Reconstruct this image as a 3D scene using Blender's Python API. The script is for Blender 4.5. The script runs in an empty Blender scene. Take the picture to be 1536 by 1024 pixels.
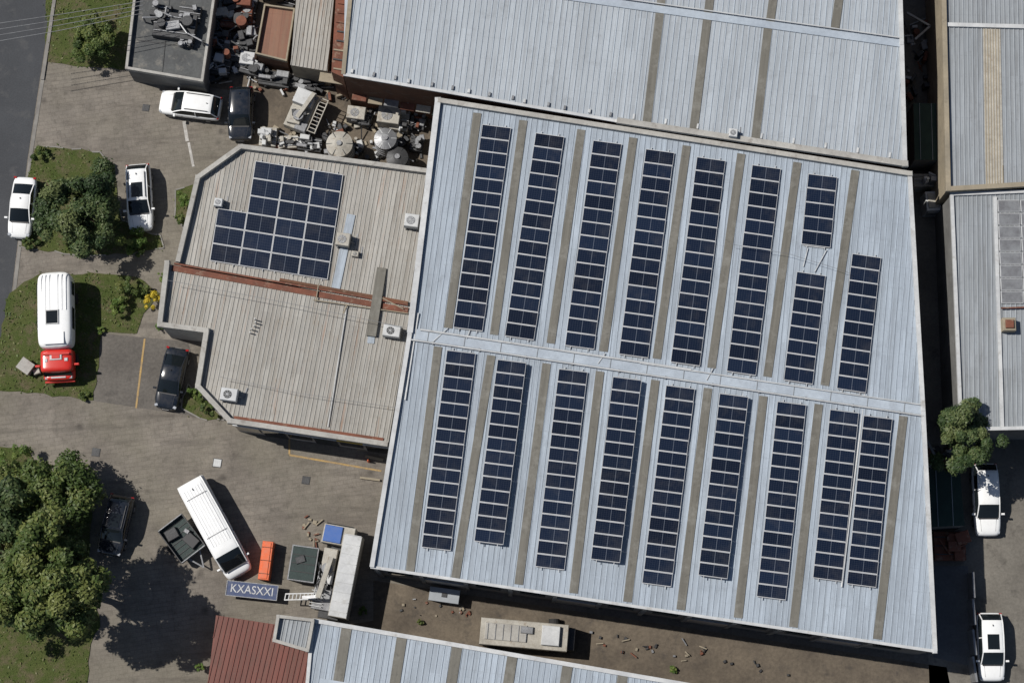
import bpy, math, random
import numpy as np
from mathutils import Vector, Matrix
random.seed(7); rng=np.random.default_rng(7)
R=math.radians
# ---------------- camera geometry ----------------
HF=R(30.0); D=38.4/math.tan(HF/2); TILT=R(11.5)
CD=Vector((0,math.sin(TILT),-math.cos(TILT))); CP=-CD*D; CU=Vector((0,math.cos(TILT),math.sin(TILT)))
def ray(px,py):
    k=2*math.tan(HF/2)/1536
    return CD+Vector((1,0,0))*((px-768)*k)+CU*((512-py)*k)
def P(px,py,s=0.0):
    r=ray(px,py)
    if isinstance(s,tuple):
        n,p0=s; t=(p0-CP).dot(n)/r.dot(n)
    else: t=(s-CP.z)/r.z
    return CP+r*t
def plane3(a,b,c):
    n=(b-a).cross(c-a).normalized()
    if n.z<0:n=-n
    return (n,a)
def lift(pl,h): return (pl[0],pl[1]+pl[0]*h)
# ---------------- materials ----------------
class NT:
    def __init__(s,name):
        m=bpy.data.materials.new(name); m.use_nodes=True; s.m=m; s.t=m.node_tree
        s.b=s.t.nodes['Principled BSDF']; s.tc=None
    def n(s,k,**kw):
        x=s.t.nodes.new(k)
        for a,v in kw.items(): setattr(x,a,v)
        return x
    def l(s,a,b): s.t.links.new(a,b)
    def coord(s,kind='Object',scale=(1,1,1),rot=0):
        tc=s.n('ShaderNodeTexCoord'); mp=s.n('ShaderNodeMapping'); mp.inputs['Scale'].default_value=scale; mp.inputs['Rotation'].default_value=(0,0,rot)
        s.l(tc.outputs[kind],mp.inputs[0]); return mp.outputs[0]
    def noise(s,co,scale,detail=5,rough=.6,lo=.3,hi=.7):
        n=s.n('ShaderNodeTexNoise'); n.inputs['Scale'].default_value=scale; n.inputs['Detail'].default_value=detail; n.inputs['Roughness'].default_value=rough
        s.l(co,n.inputs['Vector']); r=s.n('ShaderNodeMapRange'); r.inputs[1].default_value=lo; r.inputs[2].default_value=hi
        s.l(n.outputs['Fac'],r.inputs[0]); return r.outputs[0]
    def math(s,op,a,b=None,clamp=False):
        x=s.n('ShaderNodeMath',operation=op,use_clamp=clamp)
        for i,v in enumerate((a,b)):
            if v is None: continue
            if isinstance(v,(int,float)): x.inputs[i].default_value=v
            else: s.l(v,x.inputs[i])
        return x.outputs[0]
    def mix(s,f,a,b,mode='MIX'):
        x=s.n('ShaderNodeMix',data_type='RGBA',blend_type=mode)
        for i,v in ((0,f),(6,a),(7,b)):
            if isinstance(v,(int,float)): x.inputs[i].default_value=v
            elif isinstance(v,tuple): x.inputs[i].default_value=(*v,1)
            else: s.l(v,x.inputs[i])
        return x.outputs[2]
    def bump(s,h,st=.5,dist=.02):
        b=s.n('ShaderNodeBump'); b.inputs['Strength'].default_value=st; b.inputs['Distance'].default_value=dist
        s.l(h,b.inputs['Height']); s.l(b.outputs[0],s.b.inputs['Normal'])
    def done(s,col,rough=.6,metal=0,spec=.5):
        if isinstance(col,tuple): s.b.inputs['Base Color'].default_value=(*col,1)
        else: s.l(col,s.b.inputs['Base Color'])
        if isinstance(rough,(int,float)): s.b.inputs['Roughness'].default_value=rough
        else: s.l(rough,s.b.inputs['Roughness'])
        s.b.inputs['Metallic'].default_value=metal; s.b.inputs['Specular IOR Level'].default_value=spec
        return s.m
def sc(c,k): return tuple(min(1,x*k) for x in c)
def mottled(name,c,c2=None,s1=.6,s2=6,rough=.7,metal=0,amt=.25,bump=.3,dirt=None,spec=.4):
    n=NT(name); co=n.coord()
    c2=c2 or sc(c,.7)
    col=n.mix(n.noise(co,s1),c,c2)
    f=n.noise(co,s2,6,.7)
    col=n.mix(amt,col,n.mix(f,(.35,.35,.35),(1,1,1)),'MULTIPLY')
    if dirt: col=n.mix(n.noise(co,s1*2.3,6,.7,.55,.75),col,dirt)
    if bump: n.bump(f,bump,.02)
    return n.done(col,rough,metal,spec)
def paint(name,c,rough=.3,spec=.5,dust=.12):
    n=NT(name); co=n.coord(); 
    col=n.mix(n.math('MULTIPLY',n.noise(co,2.5,5,.7,.4,.75),dust),c,(.3,.27,.23))
    n.b.inputs['Coat Weight'].default_value=.3; n.b.inputs['Coat Roughness'].default_value=.1
    return n.done(col,rough,0,spec)
def roofmat(name,c,c2,streak=(.25,.22,.18),samt=.3,sheet=.8,var=.12,rough=.5,metal=.0,rust=None,rustlo=.62,band=.35):
    n=NT(name); tc=n.n('ShaderNodeTexCoord'); sep=n.n('ShaderNodeSeparateXYZ'); n.l(tc.outputs['UV'],sep.inputs[0])
    u,v=sep.outputs[0],sep.outputs[1]
    fl=n.math('FLOOR',n.math('DIVIDE',u,sheet)); vf=n.math('FLOOR',n.math('DIVIDE',n.math('ADD',v,n.math('MULTIPLY',n.math('MODULO',fl,3.0),2.3)),6.5))
    wn=n.n('ShaderNodeTexWhiteNoise',noise_dimensions='2D'); cb=n.n('ShaderNodeCombineXYZ'); n.l(fl,cb.inputs[0]); n.l(vf,cb.inputs[1]); n.l(cb.outputs[0],wn.inputs['Vector'])
    co=n.coord('UV'); cs=n.coord('UV',(2.2,.12,1)); cs2=n.coord('UV',(9,.35,1)); cs3=n.coord('UV',(.6,.05,1)); cs4=n.coord('UV',(5,.22,1))
    col=n.mix(n.noise(co,.16,4),c,c2)
    tone=n.math('ADD',n.math('MULTIPLY',wn.outputs['Value'],var*2),1-var)
    cbt=n.n('ShaderNodeCombineXYZ'); [n.l(tone,cbt.inputs[i]) for i in range(3)]
    col=n.mix(1.0,col,cbt.outputs[0],'MULTIPLY')
    col=n.mix(n.math('MULTIPLY',n.noise(cs3,1.0,5,.6,.42,.66),band),col,sc(c,.6))
    st=n.math('MULTIPLY',n.noise(cs,1.0,6,.7,.42,.74),samt)
    col=n.mix(st,col,streak)
    col=n.mix(n.math('MULTIPLY',n.noise(cs4,1.0,6,.75,.5,.7),samt*.8),col,sc(streak,.8))
    st2=n.math('MULTIPLY',n.noise(cs2,1.0,4,.7,.5,.8),samt*.8)
    col=n.mix(st2,col,sc(c,1.45))
    fr=n.math('FRACT',n.math('DIVIDE',u,sheet)); lap=n.math('LESS_THAN',fr,.06)
    col=n.mix(n.math('MULTIPLY',lap,.4),col,sc(c,.45))
    fv=n.math('LESS_THAN',n.math('FRACT',n.math('DIVIDE',v,1.6)),.035)
    col=n.mix(n.math('MULTIPLY',fv,n.math('MULTIPLY',n.noise(co,1.3,3,.6,.4,.6),.22)),col,sc(c,.45))
    col=n.mix(n.math('MULTIPLY',n.noise(co,3.5,6,.8,.57,.78),.55),col,(.12,.11,.1))
    col=n.mix(n.math('MULTIPLY',n.noise(co,.7,6,.8,.54,.72),.4),col,sc(streak,.7))
    if rust: 
        rr=n.math('MULTIPLY',n.noise(cs,.8,6,.75,rustlo,rustlo+.13),.75)
        col=n.mix(rr,col,rust)
    n.bump(n.noise(co,2,4),.15,.02)
    return n.done(col,rough,metal,.4)
M={}
M['asphalt']=mottled('asphalt',(.062,.066,.073),(.045,.048,.054),.25,9,.9,amt=.5,bump=.4,dirt=(.08,.08,.08))
def paver(name,c,c2,dk):
    n=NT(name); co=n.coord('Object',(1,1,1),R(-9))
    br=n.n('ShaderNodeTexBrick'); br.inputs['Scale'].default_value=1.0; br.inputs['Brick Width'].default_value=.62; br.inputs['Row Height'].default_value=.31; br.inputs['Mortar Size'].default_value=.02
    br.inputs['Color1'].default_value=(*c,1); br.inputs['Color2'].default_value=(*c2,1); br.inputs['Mortar'].default_value=(*sc(c,.72),1)
    n.l(co,br.inputs['Vector'])
    col=n.mix(n.math('MULTIPLY',n.noise(co,.22,6,.65,.4,.65),.65),br.outputs['Color'],dk)
    col=n.mix(n.math('MULTIPLY',n.noise(co,1.4,6,.75,.5,.7),.65),col,sc(dk,.65))
    col=n.mix(n.math('MULTIPLY',n.noise(co,.5,5,.7,.52,.75),.5),col,sc(c,1.35))
    col=n.mix(n.math('MULTIPLY',n.noise(co,.12,3,.5,.45,.6),.3),col,(.16,.15,.105))
    cs=n.coord('Object',(.1,1.2,1),R(-9)); col=n.mix(n.math('MULTIPLY',n.noise(cs,.9,5,.7,.52,.72),.6),col,sc(dk,.7))
    vo=n.n('ShaderNodeTexVoronoi'); vo.inputs['Scale'].default_value=.55; n.l(co,vo.inputs['Vector'])
    mr=n.n('ShaderNodeMapRange'); mr.inputs[1].default_value=.22; mr.inputs[2].default_value=.05; n.l(vo.outputs['Distance'],mr.inputs[0])
    col=n.mix(n.math('MULTIPLY',mr.outputs[0],n.math('MULTIPLY',n.noise(co,.35,3,.5,.5,.6),.6)),col,(.045,.04,.036))
    f=n.noise(co,9,6,.8,.25,.7); col=n.mix(.5,col,n.mix(f,(.35,.35,.35),(1,1,1)),'MULTIPLY'); n.bump(f,.3,.02)
    return n.done(col,.9,0,.3)
M['paver']=paver('paver',(.235,.21,.18),(.205,.185,.16),(.125,.11,.095))
M['concrete']=mottled('concrete',(.2,.185,.16),(.12,.11,.095),.3,5,.9,amt=.5,dirt=(.06,.055,.048))
M['dirt']=mottled('dirt',(.17,.14,.105),(.085,.07,.055),.35,4,.95,amt=.6,dirt=(.045,.04,.036))
M['pad']=mottled('pad',(.15,.137,.122),(.105,.095,.085),.4,5,.9,amt=.6,dirt=(.06,.055,.05))
M['slab']=mottled('slab',(.13,.135,.14),(.1,.1,.105),.5,5,.9,amt=.4)
n=NT('lawn'); co=n.coord(); col=n.mix(n.noise(co,.5,6,.7),(.065,.10,.022),(.12,.135,.045)); col=n.mix(n.noise(co,.8,6,.75,.48,.64),col,(.16,.135,.08)); f=n.noise(co,9,6,.8); col=n.mix(.7,col,n.mix(f,(.25,.25,.25),(1.0,1.0,1.0)),'MULTIPLY'); n.bump(f,.8,.06); M['lawn']=n.done(col,.95,0,.2)
M['kerb']=mottled('kerb',(.26,.25,.23),(.16,.15,.14),1,8,.9)
M['yline']=mottled('road_paint_yellow',(.48,.31,.1),(.3,.22,.13),1.5,9,.8,amt=.6,bump=.1,dirt=(.22,.18,.12))
M['wline']=mottled('road_paint_white',(.55,.53,.5),(.32,.31,.29),1.5,9,.8,amt=.5,bump=.1,dirt=(.2,.18,.15))
BL=(.36,.415,.475)
M['roof_blue']=roofmat('roof_blue',BL,(.30,.345,.40),(.185,.205,.23),.62,.8,.10,band=.55)
M['roof_blue_n']=roofmat('roof_blue_north',(.375,.41,.445),(.32,.355,.39),(.22,.23,.24),.5,.8,.08,band=.4)
M['rib_blue']=mottled('rib_blue',(.41,.465,.525),(.31,.355,.41),.4,4,.5,amt=.3,bump=0,dirt=(.27,.3,.34))
M['roof_beige']=roofmat('roof_beige',(.35,.34,.315),(.27,.262,.242),(.16,.135,.105),.65,.75,.14,rust=(.26,.125,.06),rustlo=.57,band=.45)
M['rib_beige']=mottled('rib_beige',(.38,.37,.34),(.28,.27,.25),.4,4,.6,amt=.3,bump=0,dirt=(.23,.18,.13))
M['roof_red']=roofmat('roof_red',(.17,.05,.036),(.115,.04,.03),(.08,.05,.035),.6,.75,.14)
M['rib_red']=mottled('rib_red',(.18,.055,.04),(.12,.042,.033),.5,4,.6,bump=0)
M['roof_brown']=roofmat('roof_brown',(.2,.085,.05),(.13,.06,.04),(.2,.13,.08),.6,.75,.2)
M['roof_grey']=roofmat('roof_grey',(.29,.315,.34),(.235,.255,.27),(.15,.15,.15),.6,.8,.12,band=.5)
M['rib_grey']=mottled('rib_grey',(.33,.355,.38),(.25,.27,.29),.5,4,.6,bump=0)
n=NT('skylight'); co=n.coord('UV'); cs=n.coord('UV',(4,.15,1)); col=n.mix(n.noise(cs,1,6,.7),(.16,.152,.13),(.10,.095,.082)); col=n.mix(n.noise(co,.6,6,.75,.5,.72),col,(.2,.195,.175)); col=n.mix(n.noise(co,2.2,6,.75,.55,.75),col,(.07,.068,.06)); M['skylight']=n.done(col,.6,0,.3)
M['parapet']=mottled('parapet',(.43,.42,.39),(.3,.29,.27),.5,5,.8,amt=.35,dirt=(.18,.16,.14))
M['white_trim']=mottled('white_trim',(.56,.57,.57),(.40,.41,.42),.6,5,.6,amt=.25,bump=.1,dirt=(.3,.29,.27))
M['wall']=mottled('wall_grey',(.2,.2,.195),(.12,.12,.118),.5,4,.85,amt=.4,dirt=(.08,.075,.07))
M['wall_rust']=mottled('wall_rust',(.17,.075,.04),(.1,.05,.03),.6,5,.85,amt=.4,dirt=(.2,.14,.1))
M['wall_tan']=mottled('wall_tan',(.34,.29,.21),(.24,.21,.16),.5,4,.85,amt=.4,dirt=(.15,.13,.1))
M['rust']=mottled('rust',(.21,.075,.045),(.12,.05,.033),.8,6,.85,amt=.4,dirt=(.25,.19,.14))
M['darkroof']=mottled('dark_roof',(.115,.12,.12),(.07,.073,.075),.5,5,.9,amt=.5,dirt=(.19,.18,.16))
M['moss']=mottled('green_net',(.03,.055,.045),(.018,.035,.03),1,8,.9)
M['steel']=mottled('steel',(.3,.31,.32),(.18,.18,.19),1.5,8,.45,.4,amt=.3)
M['steel_dk']=mottled('dark_steel',(.07,.072,.075),(.04,.04,.042),1.5,8,.55,.3,amt=.3)
M['beigemetal']=mottled('beige_metal',(.46,.44,.39),(.31,.29,.25),1,7,.6,amt=.4,dirt=(.2,.155,.11))
M['white']=paint('white_paint',(.76,.77,.77))
M['black']=paint('black_paint',(.009,.013,.021),.2,dust=.08)
M['red']=paint('red_paint',(.5,.02,.012),.3,dust=.05)
M['blue']=paint('blue_paint',(.03,.10,.33),.5)
M['navy']=paint('navy_paint',(.014,.035,.11),.5,dust=.2)
M['orange']=paint('orange_paint',(.62,.11,.025),.5,dust=.3)
M['yellow']=paint('yellow_paint',(.6,.4,.05),.5)
M['greenbox']=mottled('green_box',(.02,.04,.037),(.012,.024,.023),2,8,.6)
n=NT('glass_dark'); M['glass']=n.done((.008,.011,.013),.04,0,.6)
n=NT('tyre'); M['tyre']=n.done((.015,.015,.015),.85)
n=NT('plastic_black'); M['plastic']=n.done((.025,.025,.027),.5)
n=NT('lamp_clear'); M['lamp']=n.done((.35,.37,.4),.1)
n=NT('lamp_red'); M['tail']=n.done((.3,.01,.01),.2)
M['bark']=mottled('bark',(.1,.075,.05),(.06,.045,.03),2,12,.95)
M['alu']=mottled('aluminium_frame',(.5,.51,.52),(.38,.39,.40),1,8,.5,0,amt=.15,bump=0)
def pvmat():
    n=NT('pv_glass'); tc=n.n('ShaderNodeTexCoord'); sep=n.n('ShaderNodeSeparateXYZ'); n.l(tc.outputs['UV'],sep.inputs[0])
    u,v=sep.outputs[0],sep.outputs[1]
    at=n.n('ShaderNodeAttribute',attribute_name='tone')
    col=n.mix(at.outputs['Fac'],(.0035,.0065,.016),(.0075,.0145,.034))
    g1=n.math('LESS_THAN',n.math('FRACT',n.math('MULTIPLY',u,12)),.09); g2=n.math('LESS_THAN',n.math('FRACT',n.math('MULTIPLY',v,6)),.09)
    g=n.math('MULTIPLY',n.math('MAXIMUM',g1,g2),.08); col=n.mix(g,col,(.25,.28,.33))
    mid=n.math('LESS_THAN',n.math('ABSOLUTE',n.math('SUBTRACT',u,.5)),.009); col=n.mix(n.math('MULTIPLY',mid,.35),col,(.25,.28,.33))
    co=n.coord(); col=n.mix(n.math('MULTIPLY',n.noise(co,.5,5,.7,.5,.8),.09),col,(.3,.28,.25))
    return n.done(col,.22,0,.35)
M['pv']=pvmat()
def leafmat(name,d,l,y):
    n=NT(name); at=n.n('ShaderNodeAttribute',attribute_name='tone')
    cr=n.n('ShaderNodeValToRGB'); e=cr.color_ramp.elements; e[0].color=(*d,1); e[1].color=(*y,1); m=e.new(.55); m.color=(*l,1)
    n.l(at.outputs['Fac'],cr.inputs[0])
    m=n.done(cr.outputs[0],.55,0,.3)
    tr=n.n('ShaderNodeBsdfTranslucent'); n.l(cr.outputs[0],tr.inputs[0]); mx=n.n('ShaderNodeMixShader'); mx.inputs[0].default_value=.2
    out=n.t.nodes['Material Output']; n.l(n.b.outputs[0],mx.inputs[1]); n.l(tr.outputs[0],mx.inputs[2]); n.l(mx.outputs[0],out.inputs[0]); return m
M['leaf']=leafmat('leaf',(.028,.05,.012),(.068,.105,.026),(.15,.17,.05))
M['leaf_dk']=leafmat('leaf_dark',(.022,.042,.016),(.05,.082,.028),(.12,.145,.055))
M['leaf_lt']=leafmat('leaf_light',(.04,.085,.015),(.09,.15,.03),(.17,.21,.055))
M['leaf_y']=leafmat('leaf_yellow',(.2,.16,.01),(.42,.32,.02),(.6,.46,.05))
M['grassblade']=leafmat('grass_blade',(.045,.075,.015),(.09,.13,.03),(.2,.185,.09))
# ---------------- mesh builder ----------------
class MB:
    def __init__(s): s.v=[];s.f=[];s.m=[];s.uv=[];s.mats=[];s.tone=None
    def mi(s,k):
        if k not in s.mats: s.mats.append(k)
        return s.mats.index(k)
    def face(s,pts,mat,uv=None):
        b=len(s.v); s.v+= [tuple(p) for p in pts]; s.f.append(tuple(range(b,b+len(pts)))); s.m.append(s.mi(mat)); s.uv.append(uv)
    def solid(s,bot,top,mat,topmat=None,botface=True):
        b=len(s.v); n=len(bot); s.v+=[tuple(p) for p in bot]+[tuple(p) for p in top]
        k=s.mi(mat)
        for i in range(n):
            j=(i+1)%n; s.f.append((b+i,b+j,b+n+j,b+n+i)); s.m.append(k); s.uv.append(None)
        s.f.append(tuple(range(b+n,b+2*n))); s.m.append(s.mi(topmat or mat)); s.uv.append(None)
        if botface: s.f.append(tuple(range(b+n-1,b-1,-1))); s.m.append(k); s.uv.append(None)
    def box(s,c,size,rz=0,mat='steel',taper=1.0,topmat=None):
        x,y,z=size; ca,sa=math.cos(rz),math.sin(rz)
        def r(a,b,zz): return (c[0]+a*ca-b*sa,c[1]+a*sa+b*ca,zz)
        ring=[(-x/2,-y/2),(x/2,-y/2),(x/2,y/2),(-x/2,y/2)]
        ch=min(.04,x*.12,y*.12,z*.3)
        b=[r(a,bb,c[2]-z/2) for a,bb in ring]; t=[r(a*taper,bb*taper,c[2]+z/2-ch) for a,bb in ring]
        t2=[r(a*taper*(1-2*ch/x),bb*taper*(1-2*ch/y),c[2]+z/2) for a,bb in ring]
        i=len(s.v); s.v+=b+t+t2; k=s.mi(mat); kt=s.mi(topmat or mat)
        for q in (0,4):
            for a in range(4):
                d=(a+1)%4; s.f.append((i+q+a,i+q+d,i+q+4+d,i+q+4+a)); s.m.append(k); s.uv.append(None)
        s.f.append((i+8,i+9,i+10,i+11)); s.m.append(kt); s.uv.append(None)
        s.f.append((i+3,i+2,i+1,i)); s.m.append(k); s.uv.append(None)
    def beam(s,p,q,w,h,mat,up=Vector((0,0,1)),off=0):
        p=Vector(p);q=Vector(q); d=(q-p)
        if d.length<1e-5:return
        d.normalize(); sd=d.cross(up)
        if sd.length<1e-3: sd=Vector((1,0,0))
        sd.normalize(); u=sd.cross(d).normalized(); 
        def ring(o): return [o-sd*w/2+u*off,o+sd*w/2+u*off,o+sd*w/2+u*(off+h),o-sd*w/2+u*(off+h)]
        s.solid(ring(p),ring(q),mat)
    def cyl(s,p,q,r,mat,n=12,r2=None,capmat=None):
        p=Vector(p);q=Vector(q);d=(q-p).normalized(); a=d.orthogonal().normalized(); b=d.cross(a); r2=r if r2 is None else r2
        A=[p+(a*math.cos(t)+b*math.sin(t))*r for t in [2*math.pi*i/n for i in range(n)]]
        B=[q+(a*math.cos(t)+b*math.sin(t))*r2 for t in [2*math.pi*i/n for i in range(n)]]
        s.solid(A,B,mat,capmat)
    def loft(s,secs,mats_fn,closed=False,caps=True,capmat='white'):
        n=len(secs[0]); b=len(s.v)
        for q in secs: s.v+=[tuple(p) for p in q]
        for i in range(len(secs)-1):
            for j in range(n if closed else n-1):
                k=(j+1)%n; s.f.append((b+i*n+j,b+i*n+k,b+(i+1)*n+k,b+(i+1)*n+j)); s.m.append(s.mi(mats_fn(i,j))); s.uv.append(None)
        if caps:
            s.f.append(tuple(b+j for j in range(n-1,-1,-1))); s.m.append(s.mi(capmat)); s.uv.append(None)
            s.f.append(tuple(b+(len(secs)-1)*n+j for j in range(n))); s.m.append(s.mi(capmat)); s.uv.append(None)
    def obj(s,name,parent=None,smooth=False,origin=None,rot=None):
        o3=Vector(origin) if origin is not None else (parent.location.copy() if (parent is not None and not parent.get('local')) else Vector((0,0,0)))
        me=bpy.data.meshes.new(name); me.from_pydata([(a-o3.x,b-o3.y,c-o3.z) for a,b,c in s.v],[],s.f)
        for k in s.mats: me.materials.append(M[k])
        me.polygons.foreach_set('material_index',s.m)
        if any(u is not None for u in s.uv):
            ul=me.uv_layers.new(name='UVMap'); li=0
            for fi,fc in enumerate(s.f):
                u=s.uv[fi]
                for k in range(len(fc)):
                    if u is not None: ul.data[li].uv=u[k]
                    li+=1
        if s.tone is not None:
            at=me.attributes.new('tone','FLOAT','FACE'); at.data.foreach_set('value',s.tone)
        if smooth: me.polygons.foreach_set('use_smooth',[True]*len(me.polygons))
        me.update(); ob=bpy.data.objects.new(name,me); bpy.context.scene.collection.objects.link(ob)
        if parent is not None: ob.parent=parent
        if origin is not None: ob.location=o3
        return ob
def empty(name,loc=(0,0,0),rz=0,local=False):
    e=bpy.data.objects.new(name,None); e.location=loc; e.rotation_euler=(0,0,rz); e.empty_display_size=.5
    if local: e['local']=1
    bpy.context.scene.collection.objects.link(e); return e
# ---------------- ground ----------------
def sheet(name,pix,z,mat):
    b=MB(); b.face([P(x,y,z) for x,y in pix],mat); return b.obj(name)
b=MB(); b.face([(-600,-600,0),(600,-600,0),(600,600,0),(-600,600,0)],'pad'); b.obj('ground')
sheet('driveway_paving',[(60,60),(700,60),(700,960),(560,1200),(-700,1400),(-400,560),(0,520),(12,450),(37,240)],.004,'paver')
sheet('road',[(105,-200),(78,0),(41,240),(16,450),(0,530),(-60,900),(-120,1300),(-900,1300),(-600,-300)],.012,'asphalt')
b=MB(); kp=[(105,-200),(82,0),(64,120)];
for a,c in zip(kp,kp[1:]): b.beam(P(*a),P(*c),.26,.12,'kerb')
kp=[(64,120),(45,240),(20,450),(3,535),(-56,900)]
for a,c in zip(kp,kp[1:]): b.beam(P(*a),P(*c),.26,.03,'kerb')
b.obj('kerb')
sheet('yard_paving',[(310,-150),(540,-150),(660,240),(640,300),(360,230),(385,140),(300,130)],.008,'dirt')
sheet('service_lane',[(560,870),(1420,1000),(1460,1200),(900,1200),(400,960),(560,930)],.008,'dirt')
sheet('alley_paving',[(1340,-100),(1440,-100),(1450,640),(1700,640),(1700,1200),(1400,1200),(1380,620)],.008,'concrete')
sheet('parking_pad',[(152,500),(282,512),(296,560),(300,625),(140,601)],.010,'pad')
sheet('concrete_slab',[(1396,848),(1452,848),(1462,1000),(1400,985)],.02,'slab')
def leaves(name,ctr,size,tone,mat,parent,up=.5,normals=None):
    N=len(ctr); nrm=rng.normal(0,1,(N,3)); nrm[:,2]=np.abs(nrm[:,2])+up
    if normals is not None: nrm=nrm*.55+normals*1.0
    nrm/=np.linalg.norm(nrm,axis=1)[:,None]
    a=np.cross(nrm,rng.normal(0,1,(N,3))); a/=np.linalg.norm(a,axis=1)[:,None]; c=np.cross(nrm,a)
    s=(size*rng.uniform(.5,1.2,N))[:,None]
    v=np.stack([ctr-a*s,ctr-c*s*.5+a*s*.1,ctr+a*s,ctr+c*s*.5+a*s*.1],1)
    off=np.array(parent.location); v=(v-off).reshape(-1,3)
    me=bpy.data.meshes.new(name); me.vertices.add(N*4); me.vertices.foreach_set('co',v.ravel())
    me.loops.add(N*4); me.loops.foreach_set('vertex_index',np.arange(N*4,dtype=np.int32))
    me.polygons.add(N); me.polygons.foreach_set('loop_start',np.arange(0,N*4,4,dtype=np.int32)); me.polygons.foreach_set('loop_total',np.full(N,4,dtype=np.int32))
    me.materials.append(M[mat]); at=me.attributes.new('tone','FLOAT','FACE'); at.data.foreach_set('value',tone.astype(np.float32))
    me.update(); me.validate(); ob=bpy.data.objects.new(name,me); bpy.context.scene.collection.objects.link(ob); ob.parent=parent; return ob
def lawn(name,pix,dens=20,kerb=True,h=.05):
    pts=[P(x,y,h) for x,y in pix]
    out=[]
    for a,c in zip(pts,pts[1:]+pts[:1]):
        n=max(1,int((c-a).length/.6))
        for i in range(n):
            q=a.lerp(c,i/n); 
            if i: q+=Vector((random.uniform(-.12,.12),random.uniform(-.12,.12),0))
            out.append(q)
    b=MB(); b.solid([Vector((q.x,q.y,0)) for q in out],out,'lawn'); 
    e=empty(name,sum(out,Vector())/len(out)); b.obj('turf',e)
    if kerb:
        k=MB()
        for a,c in zip(out,out[1:]+out[:1]):
            if random.random()<.75: k.beam(Vector((a.x,a.y,0)),Vector((c.x,c.y,0)),.1,.07,'kerb')
        k.obj('edging',e)
    xs=np.array([[q.x,q.y] for q in out]); mn=xs.min(0)-.3; mx=xs.max(0)+.3; N=int((mx-mn).prod()*dens)
    pt=rng.uniform(mn,mx,(N,2)); 
    def inside(pt):
        ins=np.zeros(len(pt),bool)
        for i in range(len(xs)):
            a=xs[i]; c=xs[i-1]
            with np.errstate(divide='ignore',invalid='ignore'):
                cond=((a[1]>pt[:,1])!=(c[1]>pt[:,1]))&(pt[:,0]<(c[0]-a[0])*(pt[:,1]-a[1])/(c[1]-a[1])+a[0])
            ins^=cond
        return ins
    pt=pt[inside(pt)]; pt=pt+rng.normal(0,.15,pt.shape)
    pn=np.sin(pt[:,0]*.9+1.3*np.sin(pt[:,1]*.7))*np.cos(pt[:,1]*1.1+.8*np.sin(pt[:,0]*1.3))
    keep=rng.random(len(pt))<(.6+.4*pn); pt=pt[keep]; pn=pn[keep]
    ctr=np.c_[pt,rng.uniform(h,h+.08,len(pt))]
    tn=np.clip(.52-.2*pn+rng.normal(0,.24,len(pt)),0,1)
    leaves('grass',ctr,.12,tn,'grassblade',e,up=.7)
def tree(name,px,py,rx,ry,h,nl=20000,nc=60,size=.2,mat='leaf',trunk=True,flat=.35,cs=(.13,.3)):
    c=P(px,py,h*.68); rx/=20;ry/=20; base=Vector((c.x,c.y,0)); e=empty(name,base)
    rz=h*flat
    if trunk:
        b=MB(); tr=max(.05,h*.025); b.cyl(base,base+Vector((0,0,h*.45)),tr,'bark',9,tr*.6)
        for i in range(9):
            a=i*2.4+random.random(); q=Vector((c.x+math.cos(a)*rx*.6*random.uniform(.6,1),c.y+math.sin(a)*ry*.6*random.uniform(.6,1),h*.68+random.uniform(-.2,.3)*rz))
            s0=base+Vector((0,0,h*random.uniform(.25,.45))); mid=s0.lerp(q,.5)+Vector((0,0,.1*h)); b.cyl(s0,mid,tr*.5,'bark',6,tr*.33); b.cyl(mid,q,tr*.33,'bark',6,tr*.08)
        b.obj('trunk',e)
    C=[];
    while len(C)<nc:
        d=rng.normal(0,1,3); d/=np.linalg.norm(d); r=rng.uniform(.2,1)**.5*.92
        ang=math.atan2(d[1],d[0]); wob=1+.14*math.sin(3*ang+px)+.1*math.sin(5*ang+py)
        q=d*r*wob*np.array([rx,ry,rz]); 
        if q[2]<-.5*rz: continue
        C.append(q)
    C=np.array(C); cr=rng.uniform(cs[0],cs[1],nc)*min(rx,ry)
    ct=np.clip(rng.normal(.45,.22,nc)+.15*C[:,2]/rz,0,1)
    w=cr**2; idx=rng.choice(nc,nl,p=w/w.sum())
    d=rng.normal(0,1,(nl,3)); d[:,2]+=.35; d/=np.linalg.norm(d,axis=1)[:,None]
    rr=cr[idx]*(rng.uniform(.35,1.0,nl)**.4)*(1+rng.normal(0,.14,nl))
    pos=C[idx]+d*rr[:,None]*np.array([1,1,.75]); pos+=np.array([c.x,c.y,h*.68]); pos[:,2]=np.maximum(pos[:,2],.03)
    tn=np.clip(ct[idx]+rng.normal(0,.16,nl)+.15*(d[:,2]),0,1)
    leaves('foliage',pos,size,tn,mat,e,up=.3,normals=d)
    return e
lawn('grass_verge',[(72,-60),(215,-60),(190,104),(120,100),(68,92)],kerb=False)
lawn('grass_island',[(52,222),(95,222),(150,228),(172,250),(176,290),(183,330),(215,346),(240,352),(246,372),(200,380),(110,382),(32,370),(40,270)])
lawn('grass_island',[(263,285),(292,276),(285,310),(276,345),(262,325)])
lawn('grass_verge',[(14,440),(60,410),(150,410),(205,415),(240,440),(215,470),(205,500),(152,498),(140,600),(-10,584),(-6,540)],kerb=False)
lawn('garden_bed',[(282,575),(300,592),(338,630),(300,627),(272,612)])
lawn('grass_verge',[(-60,660),(40,672),(60,700),(115,716),(138,760),(135,860),(150,940),(136,965),(128,1100),(-300,1100)],14,kerb=False)
def line(name,a,c,w,mat='yline'):
    b=MB(); b.beam(P(*a,.018),P(*c,.018),w,.004,mat); return b.obj(name)
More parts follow.
